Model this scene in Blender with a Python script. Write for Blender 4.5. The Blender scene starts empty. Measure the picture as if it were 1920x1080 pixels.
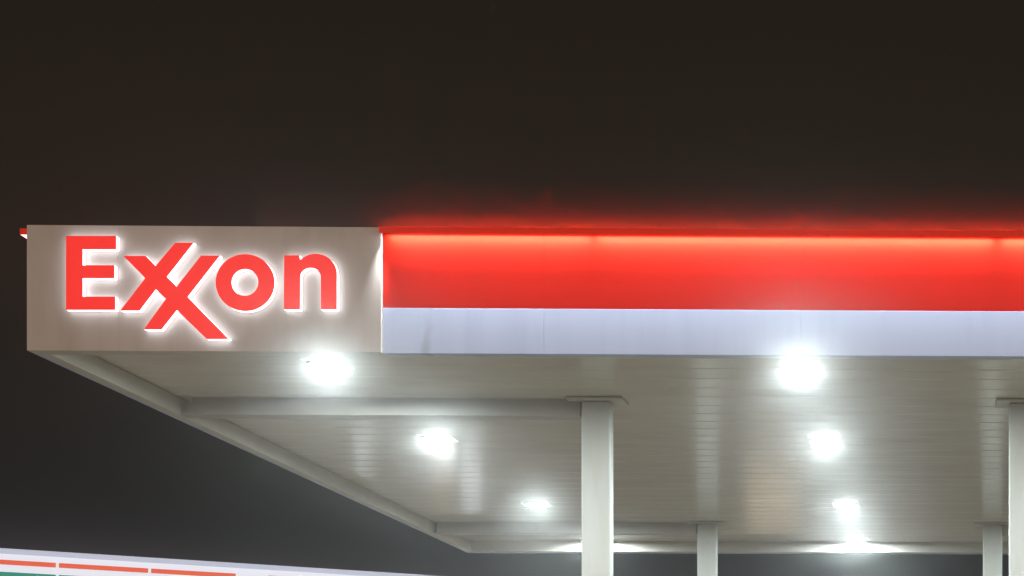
import bpy, bmesh, math, random
from mathutils import Vector
random.seed(7)
S = bpy.context.scene
C = S.collection

# ------------------------------------------------------------------ camera
F, CX, CY, EYE = 2849.0, 1801.0, 1437.0, 1.6        # focal length, principal point (photo pixels), eye height
TH = math.radians(1.09)                              # slight yaw of the camera against the canopy front
ct, st = math.cos(TH), math.sin(TH)
cam_d = bpy.data.cameras.new("camera")
cam = bpy.data.objects.new("camera", cam_d); C.objects.link(cam)
cam.location = (0, 0, EYE); cam.rotation_euler = (math.pi/2, 0, -TH)
cam_d.sensor_width = 36; cam_d.sensor_fit = 'HORIZONTAL'; cam_d.lens = F/1920*36
cam_d.shift_x = (960-CX)/1920; cam_d.shift_y = (CY-540)/1920
cam_d.clip_end = 3000; cam_d.clip_start = 0.05
S.camera = cam

# ------------------------------------------------------------------ world: night sky
w = bpy.data.worlds.new("World"); S.world = w; w.use_nodes = True
nt = w.node_tree; nt.nodes.clear()
out = nt.nodes.new('ShaderNodeOutputWorld'); bg = nt.nodes.new('ShaderNodeBackground')
tc = nt.nodes.new('ShaderNodeTexCoord'); sep = nt.nodes.new('ShaderNodeSeparateXYZ'); ramp = nt.nodes.new('ShaderNodeValToRGB')
nt.links.new(tc.outputs['Generated'], sep.inputs[0]); nt.links.new(sep.outputs['Z'], ramp.inputs[0])
SKY = [(0.0, (.0170, .0172, .0185)), (0.14, (.0105, .0102, .0090)), (0.27, (.0195, .0138, .0098)), (0.6, (.0120, .0098, .0062))]
e = ramp.color_ramp.elements
e[0].position, e[0].color = SKY[0][0], (*SKY[0][1], 1)
e[1].position, e[1].color = SKY[3][0], (*SKY[3][1], 1)
for p, c in SKY[1:3]:
    k = e.new(p); k.color = (*c, 1)
glow = nt.nodes.new('ShaderNodeMapRange'); glow.inputs[1].default_value = .25; glow.inputs[2].default_value = -.7; glow.inputs[3].default_value = 0; glow.inputs[4].default_value = 1   # unseen warm glow added behind the camera to light sign and ceiling
low = nt.nodes.new('ShaderNodeMapRange'); low.inputs[1].default_value = .75; low.inputs[2].default_value = .05; low.inputs[3].default_value = 0; low.inputs[4].default_value = 1
mul = nt.nodes.new('ShaderNodeMath'); mul.operation = 'MULTIPLY'
gm = nt.nodes.new('ShaderNodeMix'); gm.data_type = 'RGBA'; gm.inputs['B'].default_value = (1.28, .99, .81, 1)
nt.links.new(sep.outputs['Y'], glow.inputs[0]); nt.links.new(sep.outputs['Z'], low.inputs[0])
nt.links.new(glow.outputs[0], mul.inputs[0]); nt.links.new(low.outputs[0], mul.inputs[1])
nt.links.new(mul.outputs[0], gm.inputs['Factor']); nt.links.new(ramp.outputs[0], gm.inputs['A'])
nt.links.new(gm.outputs['Result'], bg.inputs[0]); bg.inputs[1].default_value = 1.0
nt.links.new(bg.outputs[0], out.inputs[0])

# ------------------------------------------------------------------ exposure and sampling
S.view_settings.view_transform = 'Standard'; S.view_settings.look = 'None'
S.view_settings.exposure = 0.0; S.view_settings.gamma = 1.0; S.view_settings.use_curve_mapping = False
S.render.engine = 'CYCLES'
S.cycles.use_denoising = True
S.cycles.max_bounces = 8; S.cycles.diffuse_bounces = 4; S.cycles.glossy_bounces = 4; S.cycles.volume_bounces = 0
S.cycles.sample_clamp_indirect = 4.0
S.cycles.use_light_tree = True

# light levels
LAMP = 92.0          # watts of each ceiling lamp under the canopy
HAZE = 0.0068          # haze density per metre
HAZE_G = 0.962
MIST = 0.40           # density of the volume added over the light hood for its red glow

# ------------------------------------------------------------------ helpers
def ray(u, v):
    a = (u-CX)/F; b = (CY-v)/F
    return a*ct+st, -a*st+ct, b
def P(u, v, Y):                       # photo pixel on the plane y = Y
    dx, dy, b = ray(u, v); t = Y/dy
    return Vector((dx*t, Y, EYE+b*t))
def Pz(u, v, z):                      # photo pixel on the plane of height z
    dx, dy, b = ray(u, v); t = (z-EYE)/b
    return Vector((dx*t, dy*t, z))

class MB:
    def __init__(s): s.bm = bmesh.new()
    def box(s, a, b, mi=0):
        x0, y0, z0 = a; x1, y1, z1 = b
        v = [s.bm.verts.new(p) for p in ((x0,y0,z0),(x1,y0,z0),(x1,y1,z0),(x0,y1,z0),(x0,y0,z1),(x1,y0,z1),(x1,y1,z1),(x0,y1,z1))]
        for q in ((0,3,2,1),(4,5,6,7),(0,1,5,4),(1,2,6,5),(2,3,7,6),(3,0,4,7)):
            s.bm.faces.new([v[i] for i in q]).material_index = mi
        return s
    def poly(s, pts, mi=0):
        f = s.bm.faces.new([s.bm.verts.new(p) for p in pts]); f.material_index = mi; return f
    def prism(s, base, vec, mi=0):    # closed prism from a planar outline
        n = len(base); vec = Vector(vec)
        a = [s.bm.verts.new(p) for p in base]; b = [s.bm.verts.new(Vector(p)+vec) for p in base]
        s.bm.faces.new(a).material_index = mi; s.bm.faces.new(b[::-1]).material_index = mi
        for i in range(n):
            s.bm.faces.new((a[i], b[i], b[(i+1) % n], a[(i+1) % n])).material_index = mi
        return s
    def build(s, name, mats, parent=None, loc=None, bevel=0.0, seg=2, smooth=False):
        bmesh.ops.recalc_face_normals(s.bm, faces=s.bm.faces)
        me = bpy.data.meshes.new(name)
        if loc is not None:
            for v in s.bm.verts: v.co -= Vector(loc)
        s.bm.to_mesh(me); s.bm.free()
        for m in (mats if isinstance(mats, (list, tuple)) else [mats]): me.materials.append(m)
        o = bpy.data.objects.new(name, me); C.objects.link(o)
        if loc is not None and parent is None: o.location = loc
        if parent is not None: o.parent = parent
        if bevel:
            b = o.modifiers.new('bevel', 'BEVEL'); b.width = bevel; b.segments = seg; b.limit_method = 'ANGLE'; b.angle_limit = math.radians(40)
            b.harden_normals = False
        if smooth:
            for p in me.polygons: p.use_smooth = True
        return o

def tag(o, label=None, cat=None, group=None, kind=None):
    for k, v in (('label', label), ('category', cat), ('group', group), ('kind', kind)):
        if v: o[k] = v
    return o
def empty(name, loc, label, cat, group=None):
    o = bpy.data.objects.new(name, None); C.objects.link(o); o.location = loc; o.empty_display_size = .3
    return tag(o, label, cat, group)

# ------------------------------------------------------------------ materials
def mat(name, base, rough=.5, spec=.5, dirt=0.0, scale=(1, 1, 1), dirt_col=(.25, .22, .19), emit=None, estr=0.0, bump=0.0, bscale=40, metallic=0.0):
    m = bpy.data.materials.new(name); m.use_nodes = True; t = m.node_tree; b = t.nodes['Principled BSDF']
    b.inputs['Base Color'].default_value = (*base, 1); b.inputs['Roughness'].default_value = rough
    b.inputs['Specular IOR Level'].default_value = spec; b.inputs['Metallic'].default_value = metallic
    if emit: b.inputs['Emission Color'].default_value = (*emit, 1); b.inputs['Emission Strength'].default_value = estr
    co = t.nodes.new('ShaderNodeTexCoord')
    if dirt:
        mp = t.nodes.new('ShaderNodeMapping'); mp.inputs['Scale'].default_value = scale
        n = t.nodes.new('ShaderNodeTexNoise'); n.inputs['Scale'].default_value = 1.0; n.inputs['Detail'].default_value = 5; n.inputs['Roughness'].default_value = .6
        r = t.nodes.new('ShaderNodeMapRange'); r.inputs[1].default_value = .45; r.inputs[2].default_value = .75; r.inputs[3].default_value = 0; r.inputs[4].default_value = dirt
        mx = t.nodes.new('ShaderNodeMix'); mx.data_type = 'RGBA'
        mx.inputs['A'].default_value = (*base, 1); mx.inputs['B'].default_value = (*[base[i]*dirt_col[i]*2 for i in range(3)], 1)
        t.links.new(co.outputs['Object'], mp.inputs[0]); t.links.new(mp.outputs[0], n.inputs[0]); t.links.new(n.outputs['Fac'], r.inputs[0])
        t.links.new(r.outputs[0], mx.inputs['Factor']); t.links.new(mx.outputs['Result'], b.inputs['Base Color'])
        rr = t.nodes.new('ShaderNodeMapRange'); rr.inputs[3].default_value = rough*.85; rr.inputs[4].default_value = min(1, rough*1.25)
        t.links.new(n.outputs['Fac'], rr.inputs[0]); t.links.new(rr.outputs[0], b.inputs['Roughness'])
    if bump:
        n2 = t.nodes.new('ShaderNodeTexNoise'); n2.inputs['Scale'].default_value = bscale; n2.inputs['Detail'].default_value = 4
        bp = t.nodes.new('ShaderNodeBump'); bp.inputs['Strength'].default_value = bump; bp.inputs['Distance'].default_value = .01
        t.links.new(co.outputs['Object'], n2.inputs[0]); t.links.new(n2.outputs['Fac'], bp.inputs['Height']); t.links.new(bp.outputs[0], b.inputs['Normal'])
    return m
def emitter(name, col, strength, base=(.5, .5, .5)):
    return mat(name, base, .4, .3, emit=col, estr=strength)

M_soffit = mat('soffit white enamel', (.75, .70, .62), .19, .5, dirt=.5, scale=(.9, 2.5, 1), dirt_col=(.36, .34, .31), bump=.10, bscale=3)
M_lip    = mat('trim white enamel', (.66, .63, .58), .35, .5, dirt=.35, scale=(1.5, 1.5, 1.5), dirt_col=(.34, .32, .30))
M_beam   = mat('beam painted steel', (.52, .49, .46), .45, .4, dirt=.4, scale=(2, 2, 2), dirt_col=(.36, .34, .32))
M_column = mat('column painted steel', (.70, .725, .71), .38, .5, dirt=.5, scale=(5, 5, .8), dirt_col=(.40, .38, .34))
M_sign   = mat('sign panel off white', (.66, .615, .57), .45, .4, dirt=.6, scale=(2.5, 2.5, .6), dirt_col=(.36, .34, .32))
M_red    = mat('fascia red film', (.62, .0135, .0032), .6, .05, dirt=.2, scale=(3, 3, .5), dirt_col=(.42, .40, .40))
M_white  = mat('fascia white film', (.60, .70, .93), .5, .25, dirt=.35, scale=(6, 6, .5), dirt_col=(.38, .38, .40))
M_metal  = mat('dull galvanised metal', (.35, .35, .35), .5, .5, dirt=.4, scale=(3, 3, 3), metallic=.6)
M_roof   = mat('roof membrane', (.18, .18, .18), .8, .2, dirt=.4, scale=(1, 1, 1))
M_hood   = mat('red translucent hood', (.45, .015, .006), .5, .12, emit=(1.0, .040, .008), estr=.34)
M_uplight= emitter('added red uplight', (1.0, .030, .006), 150.0)  # for hidden strips added on the hoods to redden the air above
M_led    = emitter('led lens', (1.0, .95, .90), 6.0)
M_endlens= emitter('pink lit end lens', (1.0, .55, .55), 2.2)
M_face   = mat('letter red acrylic', (.40, .012, .008), .4, .12, emit=(1.0, .038, .028), estr=.86)
M_return = emitter('letter lit return', (.84, .91, 1.0), 2.9, (.8, .8, .8))
M_lamp   = emitter('lamp lens', (.90, 1.0, 1.0), 60.0)
M_lampbody = mat('lamp housing white', (.6, .6, .6), .4, .5, dirt=.2, scale=(8, 8, 8))

for m_ in (M_endlens, M_lamp, M_face, M_hood, M_led): m_.cycles.emission_sampling = 'NONE'      # lit by the area lamps; seen but not sampled
# ------------------------------------------------------------------ ground
M_ground = mat('worn pale concrete', (.47, .41, .34), .85, .3, dirt=.6, scale=(.6, .6, .6), bump=.5, bscale=60)
M_pad = mat('concrete pad', (.135, .122, .104), .8, .3, dirt=.6, scale=(.5, .5, .5), dirt_col=(.36, .35, .33), bump=.3, bscale=40)
g = MB(); g.poly([(-400, -200, 0), (400, -200, 0), (400, 600, 0), (-400, 600, 0)])
tag(g.build('ground', M_ground), kind='structure')
YF = 11.0
zb = P(55, 658, YF).z                       # underside of the fascia
xl = P(55, 658, YF).x                       # left edge of the canopy
xr = xl + 11.45                             # right edge, outside the frame
YB = Pz(1100, 1036, zb).y                   # back edge
zs = zb + .15                               # soffit
LIP = .10
g = MB(); g.poly([(xl+.6, YF-.3, .004), (xr-.6, YF-.3, .004), (xr-.6, YB+.5, .004), (xl+.6, YB+.5, .004)])
tag(g.build('forecourt', M_pad), kind='structure')

# ------------------------------------------------------------------ canopy
def stain(m, x0, zlo, zhi):          # one rusty drip streak with a shape of its own, in object coordinates
    t = m.node_tree; b = t.nodes['Principled BSDF']; src = b.inputs['Base Color'].links[0].from_socket
    co = t.nodes.new('ShaderNodeTexCoord'); sp = t.nodes.new('ShaderNodeSeparateXYZ'); t.links.new(co.outputs['Object'], sp.inputs[0])
    n = t.nodes.new('ShaderNodeTexNoise'); n.inputs['Scale'].default_value = 7; t.links.new(co.outputs['Object'], n.inputs[0])
    def mt(op, a, c):
        k = t.nodes.new('ShaderNodeMath'); k.operation = op
        for i, v in enumerate((a, c)):
            if isinstance(v, (int, float)): k.inputs[i].default_value = v
            else: t.links.new(v, k.inputs[i])
        return k.outputs[0]
    d = mt('ABSOLUTE', mt('ADD', mt('SUBTRACT', sp.outputs['X'], x0), mt('MULTIPLY', mt('SUBTRACT', n.outputs['Fac'], .5), .12)), 0)
    r = t.nodes.new('ShaderNodeMapRange'); r.inputs[1].default_value = .034; r.inputs[2].default_value = .004; r.inputs[3].default_value = 0; r.inputs[4].default_value = .34
    t.links.new(d, r.inputs[0])
    h = t.nodes.new('ShaderNodeMapRange'); h.inputs[1].default_value = zhi; h.inputs[2].default_value = zlo; t.links.new(sp.outputs['Z'], h.inputs[0])
    mx = t.nodes.new('ShaderNodeMix'); mx.data_type = 'RGBA'; mx.inputs['B'].default_value = (.22, .22, .27, 1)
    t.links.new(src, mx.inputs['A']); t.links.new(mt('MULTIPLY', r.outputs[0], h.outputs[0]), mx.inputs['Factor']); t.links.new(mx.outputs['Result'], b.inputs['Base Color'])
zt = P(400, 424, YF-.03).z                  # top of the fascia
x_split = P(714.5, 550, YF-.03).x           # sign panel ends, red fascia starts
canopy = empty('canopy', ((xl+xr)/2, (YF+YB)/2, zb), 'flat white fuelling canopy with a red and white fascia and ribbed ceiling, lit by night', 'canopy')
ORI = canopy.location.copy()
def part(mb, name, m, parent=canopy, bevel=0, smooth=False):
    o = mb.build(name, m, parent, loc=ORI, bevel=bevel, smooth=smooth)
    return o

stain(M_white, P(801, 620, YF).x-ORI.x, .03, .30)
# soffit: one ribbed metal sheet, ribs running along the front
mb = MB(); prof = []
y = YF + LIP - .03; pitch = .305
while y < YB - LIP + .03:
    for dy, dz in ((0, 0), (.270, 0), (.276, .002), (.284, .0035), (.292, .002), (.300, 0)):
        if y+dy < YB - LIP + .03: prof.append((y+dy, zs+dz))
    y += pitch
n = 24
rows = []
for i in range(n+1):
    x = xl+LIP-.03 + (xr-xl-2*LIP+.06)*i/n
    rows.append([mb.bm.verts.new((x, py, pz)) for py, pz in prof])
for i in range(n):
    for j in range(len(prof)-1):
        mb.bm.faces.new((rows[i][j], rows[i+1][j], rows[i+1][j+1], rows[i][j+1]))
part(mb, 'soffit', M_soffit)
mb = MB().box((xl+.06, YF+.09, zt-.14), (xr-.06, YB-.06, zt-.10)); part(mb, 'roof_deck', M_roof)
# perimeter trough: the underside strip and its inner upstand
for nm, a, b in (('perimeter_lip', (xl+.012, YF+.006, zb), (xr-.012, YF+LIP, zb+.13)), ('perimeter_lip', (xl+.012, YB-LIP, zb), (xr-.012, YB-.012, zb+.13)),
                 ('perimeter_lip', (xl+.012, YF+LIP+.002, zb), (xl+LIP, YB-LIP-.002, zb+.145)), ('perimeter_lip', (xr-LIP, YF+LIP+.002, zb), (xr-.012, YB-LIP-.002, zb+.145))):
    part(MB().box(a, b), nm, M_lip, bevel=.003)
for a, b in (((xl+LIP-.04, YF+LIP-.05, zb+.13), (xr-LIP+.04, YF+LIP-.004, zs+.03)), ((xl+LIP-.04, YB-LIP+.004, zb+.13), (xr-LIP+.04, YB-LIP+.05, zs+.03))):
    part(MB().box(a, b), 'upstand', M_lip)

# fascia panels (red above, white below), split at the seams
zrw = P(1300, 580.5, YF).z                  # red / white line
seams = [x_split+.003] + [P(u, 600, YF).x for u in (1020, 1502, 1985, 2470)] + [xr]
for a, b in zip(seams[:-1], seams[1:]):
    mb = MB()
    mb.box((a+.0006, YF, zrw), (b-.0006, YF+.08, zt-.02), 0); mb.box((a+.0006, YF-.001, zb-.003), (b-.0006, YF+.08, zrw-.0005), 1)
    part(mb, 'fascia_panel', [M_red, M_white], bevel=.001)
nY = 6
for s_, x0, x1 in ((-1, xl, xl+.0105), (1, xr-.0105, xr)):
    for k in range(nY):
        ya = YF+.085+(YB-YF-.09)*k/nY; yb = YF+.085+(YB-YF-.09)*(k+1)/nY
        mb = MB(); mb.box((x0, ya+.001, zrw), (x1, yb-.001, zt-.02), 0)
        mb.box((x0-(.001 if s_ < 0 else 0), ya+.001, zb-.003), (x1+(.001 if s_ > 0 else 0), yb-.001, zrw-.0005), 1)
        part(mb, 'fascia_panel', [M_red, M_white])
mb = MB(); mb.box((xl+.002, YB, zrw), (xr-.002, YB+.06, zt-.02), 0); mb.box((xl+.002, YB, zb-.003), (xr-.002, YB+.061, zrw-.0005), 1)
part(mb, 'fascia_panel', [M_red, M_white])

# light hood over the red fascia
HP = .075
zh0 = P(1300, 440.0, YF-HP).z; zh1 = P(1300, 428.5, YF-HP).z
mb = MB(); prof_h = [(YF-HP, zh0), (YF-HP, zh1), (YF-.002, zh1), (YF-.002, zh1-.008), (YF-HP+.008, zh1-.008), (YF-HP+.008, zh0)]
mb.prism([(x_split+.001, a, b) for a, b in prof_h], (xr+.08-x_split, 0, 0))
hood = part(mb, 'light_hood', M_hood)
part(MB().box((x_split+.012, YF-.056, zh0+.025), (xr+.05, YF-.006, zh1-.009)), 'light_tray', M_metal, parent=hood)
part(MB().box((x_split+.004, YF-.022, zh1+.001), (xr, YF-.004, zh1+.015)), 'added_uplight', M_uplight, parent=hood)  # unseen red strip added on top to light the glow volume
def led_runs():
    e = [P(u, 445, YF-.05).x for u in (727, 1104, 1115, 1863, 1878, 2240, 2250, 2700)]
    return list(zip(e[0::2], e[1::2]))
for a, b in led_runs():
    mb = MB(); k = max(1, round((b-a)/.062)); st_ = (b-a)/k
    for i in range(k):
        mb.box((a+st_*i+.008, YF-.046, zh0+.015), (a+st_*(i+1)-.008, YF-.030, zh0+.021))
    mb.box((a, YF-.05, zh0+.021), (b, YF-.026, zh0+.0245))
    part(mb, 'led_strip', M_led, parent=hood)
for a, b, pw_, sp_, ti in [(a, b, .22, 85, 12) for a, b in led_runs()] + [(a, b, .30, 46, 4) for a, b in led_runs()] + [(a, b, 14.0, 180, 0) for a, b in led_runs()] + [(led_runs()[0][0], led_runs()[-1][1], 2.25, 23, .7)]:
    L = bpy.data.lights.new('hood_wash', 'AREA'); L.shape = 'RECTANGLE'; L.size = b-a; L.size_y = .012
    L.energy = pw_*(b-a); L.color = (.88, .94, 1.0); L.spread = math.radians(sp_)
    o = bpy.data.objects.new('hood_wash', L); C.objects.link(o); o.parent = canopy
    o.location = Vector(((a+b)/2, YF-(.038 if sp_ > 100 else .058), zh0+(.0145 if sp_ > 100 else .012 if sp_ > 50 else .009))) - ORI
    o.rotation_euler = (math.radians(ti), 0, 0)           # points down, leaning to the panel
L = bpy.data.lights.new('hood_end_wash', 'AREA'); L.shape = 'RECTANGLE'; L.size = .05; L.size_y = .012     # the last led module, beside the sign panel
L.energy = .48; L.color = (.88, .94, 1.0); L.spread = math.radians(32)
o = bpy.data.objects.new('hood_end_wash', L); C.objects.link(o); o.parent = canopy
o.location = Vector((x_split+.030, YF-.060, zh0-.003)) - ORI
o.rotation_euler = (math.radians(3), math.radians(7), 0)
# the same hood along the left side, seen end on
hood2 = part(MB().box((xl-HP, YF+.01, zh0), (xl-.002, YB, zh1)), 'light_hood', M_hood, bevel=.004)
part(MB().prism([(xl-HP+.004, YF+.012, zh0-.001), (xl-.004, YF+.012, zh0-.001), (xl-.004, YF+.012, zh0-.045)], (0, .03, 0)), 'end_lens', M_endlens, parent=hood2)
part(MB().box((xl-.022, YF+.04, zh1+.001), (xl-.004, YB, zh1+.015)), 'added_uplight', M_uplight, parent=hood2)

# beams
Yb1 = Pz(700, 778.5, zb+.004).y; Yb2 = Pz(1000, 1000, zb+.004).y
colw, cold = .245, .15
Yc1 = Yb1-.03; Yc2 = Yb2-.03
def column_x(u0, Y): return P(u0, 900, Y).x
cols = [(column_x(1089.5, Yc1), Yc1), (column_x(1893, Yc1), Yc1), (column_x(1307, Yc2), Yc2), (column_x(1843.5, Yc2), Yc2)]
for i, (x, Y) in enumerate(cols):
    yb = Y+.03
    foot = xl+LIP+.003; e0 = P(*((360, 770) if i == 0 else (819, 990)), yb).x; f0 = P(*((334, 777) if i == 0 else (801, 996)), yb).x
    if i in (0, 2): a, b = e0, x-.012
    else: a, b = x+colw+.012, xr-LIP-.003
    part(MB().box((a, yb, zb+.004), (b, yb+.16, zs+.02)), 'beam', M_beam, bevel=.003)
    if i in (0, 2):
        part(MB().box((f0, yb+.004, zb+.006), (a-.002, yb+.12, zb+.024)), 'beam_clip', M_beam)

# ------------------------------------------------------------------ columns
def column(x, Y, label):
    t = empty('canopy_column', (x+colw/2, Y+cold/2, 0), label, 'column', 'columns carrying the canopy')
    hw, hd = colw/2, cold/2
    sh = MB().box((-hw, -hd, .02), (hw, hd, zs-.022)).build('shaft', M_column, t, bevel=.018, seg=3)
    MB().box((-hw-.115, -hd-.065, zs-.021), (hw+.115, hd+.065, zs-.003)).build('cap_plate', M_lip, t, bevel=.003)
    MB().box((-hw-.08, -hd-.08, .005), (hw+.08, hd+.08, .02)).build('base_plate', M_metal, t, bevel=.003)
    return t
for (x, Y), lb in zip(cols, ('near pale square column in the middle of the photo, tallest and widest in full view',
                             'near pale square column cut off by the right border of the photo',
                             'far narrow pale column standing behind and to the right of the middle near column',
                             'far narrow pale column just left of the near column at the right border')):
    t = column(x, Y, lb)
    if 'middle of the photo' in lb:      # small white knob on its left edge
        k = MB(); bmesh.ops.create_icosphere(k.bm, subdivisions=2, radius=.016)
        zk = P(1087, 1010, Y).z
        for v in k.bm.verts: v.co += Vector((-colw/2-.006, -cold/2+.03, zk))
        k.build('knob', M_lip, t, smooth=True)

# ------------------------------------------------------------------ ceiling lamps
zl = zs - .02
lampY = [Pz(1500, 690, zl).y, Pz(1547, 827, zl).y, Pz(1585, 949, zl).y, Pz(1606, 1010, zl).y]
rowX = [Pz(620, 690, zl).x, Pz(1500, 690, zl).x]
rowX.append(2*rowX[1]-rowX[0])
rowU = [[Pz(620, 690, zl).x, Pz(822, 826, zl).x, Pz(1007, 948, zl).x, Pz(1118, 1012, zl).x],
        [Pz(1501, 690, zl).x, Pz(1546, 827, zl).x, Pz(1586, 949, zl).x, Pz(1606, 1012, zl).x]]
rowU.append([2*b-a for a, b in zip(rowU[0], rowU[1])])
place = [['the front edge below the last letters of the sign', 'the cantilever beam, second from the front in the left row', 'the middle column, on its left', 'the back edge, hidden behind the middle column'],
         ['the front edge below the red fascia, first of the right row', 'the ceiling middle, second of the right row', 'the back of the ceiling, third of the right row', 'the back edge, smallest of the right row'],
         ['the front edge beyond the right border', 'the middle of the row beyond the right border', 'the rear of the row beyond the right border', 'the back edge beyond the right border']]
proto = None
LR = .122
def make_lamp():
    t = empty('ceiling_light', (0, 0, 0), 'x', 'ceiling light')
    MB().box((-.155, -.155, -.012), (.155, .155, -.002)).build('housing', M_lampbody, t, bevel=.003)
    m = MB(); n = 40; rg = []
    for q in ((LR+.002, -.0125), (LR+.002, -.024), (LR+.010, -.026), (LR+.026, -.024), (LR+.032, -.0125)):
        rg.append([m.bm.verts.new((q[0]*math.cos(2*math.pi*i/n), q[0]*math.sin(2*math.pi*i/n), q[1])) for i in range(n)])
    for j in range(4):
        for i in range(n): m.bm.faces.new((rg[j][i], rg[j][(i+1) % n], rg[j+1][(i+1) % n], rg[j+1][i]))
    m.build('trim_ring', M_lampbody, t)
    m = MB()
    bmesh.ops.create_cone(m.bm, cap_ends=True, segments=40, radius1=LR, radius2=LR, depth=.008)
    for v in m.bm.verts: v.co.z -= .018
    m.build('lens', M_lamp, t)
    L = bpy.data.lights.new('lamp_light', 'AREA'); L.shape = 'DISK'; L.size = 2*LR-.006; L.energy = LAMP; L.color = (.87, 1.0, .985)
    o = bpy.data.objects.new('lamp_light', L); C.objects.link(o); o.parent = t; o.location = (0, 0, -.0232)
    return t
def copy_tree(o, parent=None):
    c = o.copy(); C.objects.link(c)
    if parent: c.parent = parent
    for ch in list(o.children): copy_tree(ch, c)
    return c
for r in range(3):
    for k in range(4):
        if proto is None: proto = t = make_lamp()
        else: t = copy_tree(proto)
        t.location = (rowU[r][k], lampY[k], zs)
        tag(t, 'round ceiling light near ' + place[r][k], 'ceiling light', 'lights under the canopy ceiling')

# ------------------------------------------------------------------ sign: panel and four lit letters
YS = YF-.03
sx1 = x_split
sign = empty('canopy_sign', ((xl+sx1)/2, YS, zb), 'off white panel with red white-edged letters at the left end of the canopy front', 'sign')
SO = sign.location.copy()
xs = P(222, 600, YS).x
for a, b in ((xl, xs-.0003), (xs+.0003, sx1)):
    MB().box((a, YS, zb-.004), (b, YF+.084, zt)).build('panel', M_sign, sign, loc=SO, bevel=.0008)
DEP = .044; GAP = .006
YL = YS-GAP-DEP
def px(pts): return [P(u, v, YL) for u, v in pts]
def z1(pts): return [(x/3.6, 400+y/3.6) for x, y in pts]
def z2(pts): return [(400+x/3.6, 400+y/3.6) for x, y in pts]
E = z1([(445,152),(782,152),(782,242),(556,242),(556,350),(770,350),(770,437),(556,437),(556,562),(776,562),(776,651),(445,651)])
X = z1([(832,287),(983,287),(1050,355),(1182,198),(1305,198),(1125,427),(1192,494),(1357,285),(1482,285),(1265,563),(1543,848),(1395,848),(1192,652),(1088,783),(970,783),(1120,577),(1050,512),(940,656),(812,656),(980,437)])
def arc(cx, cy, rx, ry, a0, a1, n):
    return [(cx+rx*math.cos(math.radians(a0+(a1-a0)*i/n)), cy-ry*math.sin(math.radians(a0+(a1-a0)*i/n))) for i in range(n+1)]
O_out = arc(459.3, 529.7, 55.1, 53.3, 0, 360, 72)[:-1]; O_in = arc(459.1, 529.4, 25.3, 25.2, 0, 360, 72)[:-1]
N = z2([(478,283),(580,283),(583,306),(588,311)]) + arc(591.7, 513.5, 39.6, 37.7, 132, 0, 20) + [(631.3, 580), (601.4, 580), (601.6, 519)] + arc(582, 519.5, 19.6, 17.6, 5, 175, 18) + [(562.2, 580), (532, 580)]
def letter(loops):
    mb = MB(); vs = []
    for lp in loops: vs.append([mb.bm.verts.new(p) for p in px(lp)])
    ed = []
    for l in vs:
        for i in range(len(l)): ed.append(mb.bm.edges.new((l[i], l[(i+1) % len(l)])))
    bmesh.ops.triangle_fill(mb.bm, use_beauty=True, use_dissolve=False, edges=ed)
    ret = bmesh.ops.extrude_face_region(mb.bm, geom=list(mb.bm.faces))
    for v in ret['geom']:
        if isinstance(v, bmesh.types.BMVert): v.co.y += .006
    face = mb.build('letter', M_face, sign, loc=SO)
    mb = MB()
    for lp in loops:
        p = px(lp); nn = len(p)
        a = [mb.bm.verts.new(q+Vector((0, .0061, 0))) for q in p]; b = [mb.bm.verts.new(q+Vector((0, DEP, 0))) for q in p]
        for i in range(nn): mb.bm.faces.new((a[i], b[i], b[(i+1) % nn], a[(i+1) % nn]))
    mb.build('letter_return', M_return, face, loc=SO)
letter([E]); letter([X]); letter([O_out, O_in]); letter([N])

# ------------------------------------------------------------------ store with a lit striped band, lower left
D = Vector((4699, 2850, 0)).normalized()
D = Vector((D.x*ct+D.y*st, -D.x*st+D.y*ct, 0))       # along the facade
Nn = Vector((D.y, -D.x, 0))                           # towards the viewer
dx, dy, b = ray(0, 1027); t = 23.6
F0 = Vector((dx*t, dy*t, 0)); ZC = EYE+b*t
def fac(u, v):                                        # pixel on the facade plane: distance along it and height
    dx, dy, b = ray(u, v); k = F0.dot(Nn)/Vector((dx, dy, 0)).dot(Nn)
    return (Vector((dx*k, dy*k, 0))-F0).dot(D), EYE+b*k
def fp(s, z, out=0.0): return F0 + D*s + Nn*out + Vector((0, 0, z))
def fbox(mb, s0, s1, z0, z1, o0, o1, mi=0):
    return mb.prism([fp(s0, z0, o0), fp(s1, z0, o0), fp(s1, z0, o1), fp(s0, z0, o1)], (0, 0, z1-z0), mi)
zo1 = fac(104, 1055.2)[1]; zo0 = fac(104, 1064.2)[1]; zg1 = fac(104, 1077.5)[1]; zc0 = fac(104, 1044.4)[1]; ztop = fac(104, 1034.4)[1]
seam = [fac(u, 1060)[0] for u in (107.5, 280.5, 444.5, 501.5)]
pw = seam[1]-seam[0]
cuts = [seam[0]-4*pw, seam[0]-3*pw, seam[0]-2*pw, seam[0]-pw] + seam + [seam[3]+pw*k for k in range(1, 12)]
M_sw = emitter('lit white acrylic', (.88, .90, 1.0), .93, (.25, .25, .25))
M_so = emitter('lit orange film', (1.0, .135, .045), .82, (.12, .02, .01))
M_sg = emitter('lit green film', (.001, .30, .20), .85, (.004, .05, .03))
M_sr = emitter('lit red film', (1.0, .03, .03), .8, (.5, .03, .03))
M_corn = mat('cornice painted glow', (.42, .45, .50), .4, .2, dirt=.9, scale=(1.6, 1.6, 5), dirt_col=(.30, .31, .34), emit=(.72, .80, 1.0), estr=.60)  # light falling on the cornice is put in as its own emission
M_wall = mat('rendered wall', (.42, .38, .33), .8, .2, dirt=.4, scale=(1.5, 1.5, 1.5), bump=.3, bscale=30)
M_frame = mat('dark window frame', (.05, .05, .05), .4, .5, dirt=.3, scale=(5, 5, 5))
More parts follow.
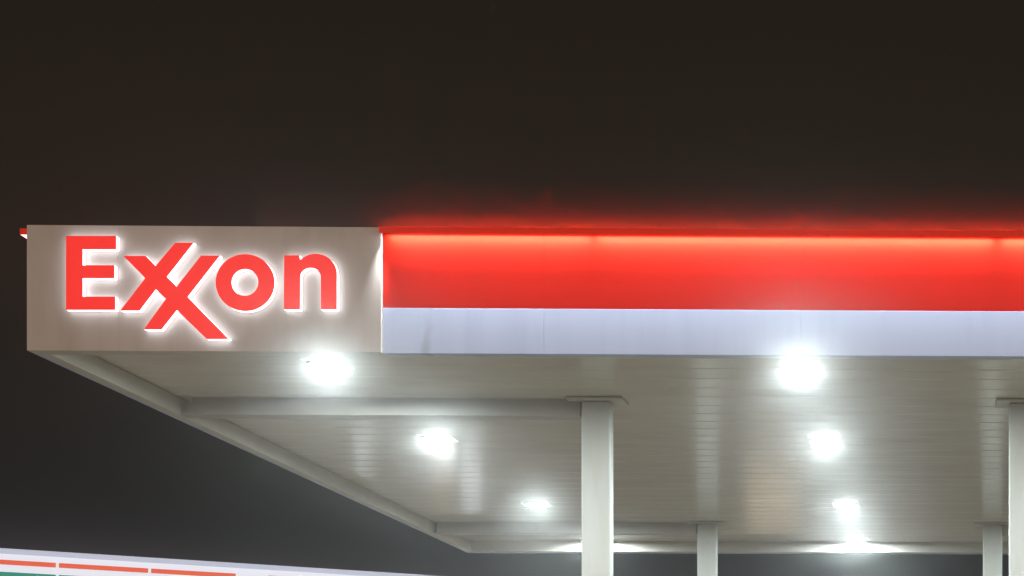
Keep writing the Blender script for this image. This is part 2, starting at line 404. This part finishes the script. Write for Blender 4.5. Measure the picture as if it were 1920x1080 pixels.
M_warm = emitter('warm lit shop window', (1.0, .80, .52), 1.7)
M_cool = emitter('cool lit shop window', (.88, .97, 1.0), 4.0)
so = fp((cuts[0]+cuts[-1])/2, 0)
for m_ in (M_sw, M_so, M_sg, M_sr, M_corn, M_warm, M_cool): m_.cycles.emission_sampling = 'NONE'
store = empty('store_building', so, 'flat roofed store with a lit white band striped orange and green, at the lower left', 'store')
def sp(mb, name, m, parent=store, bevel=0): return mb.build(name, m, parent, loc=so, bevel=bevel)
zf0 = zc0-.92
sp(fbox(MB(), cuts[0], cuts[-1], 0.02, zf0-.01, -9, -.06), 'wall', M_wall)
sp(fbox(MB(), cuts[0]+.1, cuts[-1]-.1, zf0-.008, ztop-.10, -9, -.07), 'roof', M_roof)
for k, (a, b) in enumerate(zip(cuts[:-1], cuts[1:])):
    mb = MB(); a += .012; b -= .012
    bands = [(zc0-.004, zo1, 0), (zo1, zo0, 1), (zo0, zg1, 0), (zg1, zg1-.2, 2), (zg1-.2, zg1-.31, 0), (zg1-.31, zg1-.50, 3), (zg1-.50, zf0, 0)]
    if k == 6: bands = [(zc0-.004, zf0, 0)]
    for hi, lo, mi in bands:
        mb.poly([fp(a, lo, 0), fp(b, lo, 0), fp(b, hi, 0), fp(a, hi, 0)], mi)
    for q in ((a, b, zf0), (a, b, zc0-.004)):
        mb.poly([fp(q[0], q[2], 0), fp(q[1], q[2], 0), fp(q[1], q[2], -.06), fp(q[0], q[2], -.06)], 0)
    sp(mb, 'fascia_panel', [M_sw, M_so, M_sg, M_sr])
for s in cuts:
    sp(fbox(MB(), s-.020, s+.020, zf0, zc0-.003, -.05, .012), 'trim_strip', M_sw)
sp(fbox(MB(), cuts[0]-.05, cuts[-1]+.05, zc0, ztop, -.09, .03), 'cornice', M_corn, bevel=.01)
def win(u0, u1, z0, z1_, m):
    s0 = fac(u0, 1200)[0]; s1 = fac(u1, 1200)[0]
    fr = MB()
    fbox(fr, s0-.06, s1+.06, z0-.06, z0, -.058, -.01); fbox(fr, s0-.06, s1+.06, z1_, z1_+.06, -.058, -.01)
    fbox(fr, s0-.06, s0, z0, z1_, -.058, -.01); fbox(fr, s1, s1+.06, z0, z1_, -.058, -.01)
    f = sp(fr, 'window', M_frame)
    sp(fbox(MB(), s0+.001, s1-.001, z0+.001, z1_-.001, -.058, -.03), 'pane', m, parent=f)
for a in ((668, 692, 1.9, 2.6, M_cool), (818, 842, 2.3, 2.95, M_warm), (870, 900, 2.35, 3.0, M_cool), (1400, 1500, 2.0, 2.75, M_warm)):
    win(*a)

# ------------------------------------------------------------------ haze
m = bpy.data.materials.new('night haze'); m.use_nodes = True; t = m.node_tree; t.nodes.clear()
mo = t.nodes.new('ShaderNodeOutputMaterial'); pv = t.nodes.new('ShaderNodeVolumePrincipled')
pv.inputs['Color'].default_value = (.92, .93, .95, 1); pv.inputs['Density'].default_value = HAZE; pv.inputs['Anisotropy'].default_value = HAZE_G
t.links.new(pv.outputs[0], mo.inputs['Volume'])
hz = MB().box((-45, -3, -1), (45, 60, 9)).build('haze', m)
tag(hz, kind='stuff')
m.cycles.volume_sampling = 'EQUIANGULAR'

# local volume added above the hood so its red light shows as a glow
m = bpy.data.materials.new('red glow volume'); m.use_nodes = True; t = m.node_tree; t.nodes.clear()
mo = t.nodes.new('ShaderNodeOutputMaterial'); pv = t.nodes.new('ShaderNodeVolumePrincipled')
pv.inputs['Color'].default_value = (.95, .95, .95, 1); pv.inputs['Anisotropy'].default_value = .2
co = t.nodes.new('ShaderNodeTexCoord'); sp_ = t.nodes.new('ShaderNodeSeparateXYZ'); t.links.new(co.outputs['Object'], sp_.inputs[0])
def mth(op, a, b):
    n = t.nodes.new('ShaderNodeMath'); n.operation = op
    for i, v in enumerate((a, b)):
        if isinstance(v, (int, float)): n.inputs[i].default_value = v
        elif v is not None: t.links.new(v, n.inputs[i])
    return n.outputs[0]
MISTH = .66
k = mth('SUBTRACT', 1.0, mth('DIVIDE', sp_.outputs['Z'], MISTH))
k = mth('POWER', mth('MAXIMUM', k, 0.0), 4.0)
nz = t.nodes.new('ShaderNodeTexNoise'); nz.inputs['Scale'].default_value = 1.2; nz.inputs['Detail'].default_value = 3
t.links.new(co.outputs['Object'], nz.inputs[0])
k = mth('MULTIPLY', k, mth('ADD', mth('MULTIPLY', nz.outputs['Fac'], .12), .94))
t.links.new(mth('MULTIPLY', k, MIST), pv.inputs['Density']); t.links.new(pv.outputs[0], mo.inputs['Volume'])
mi = MB().box((xl+1.6, YF-HP+.002, zh1+.017), (xr+.4, YF+.20, zh1+.017+MISTH)).build('glow_mist', m, loc=(x_split, YF, zh1+.017))
tag(mi, kind='stuff'); m.cycles.volume_sampling = 'EQUIANGULAR'
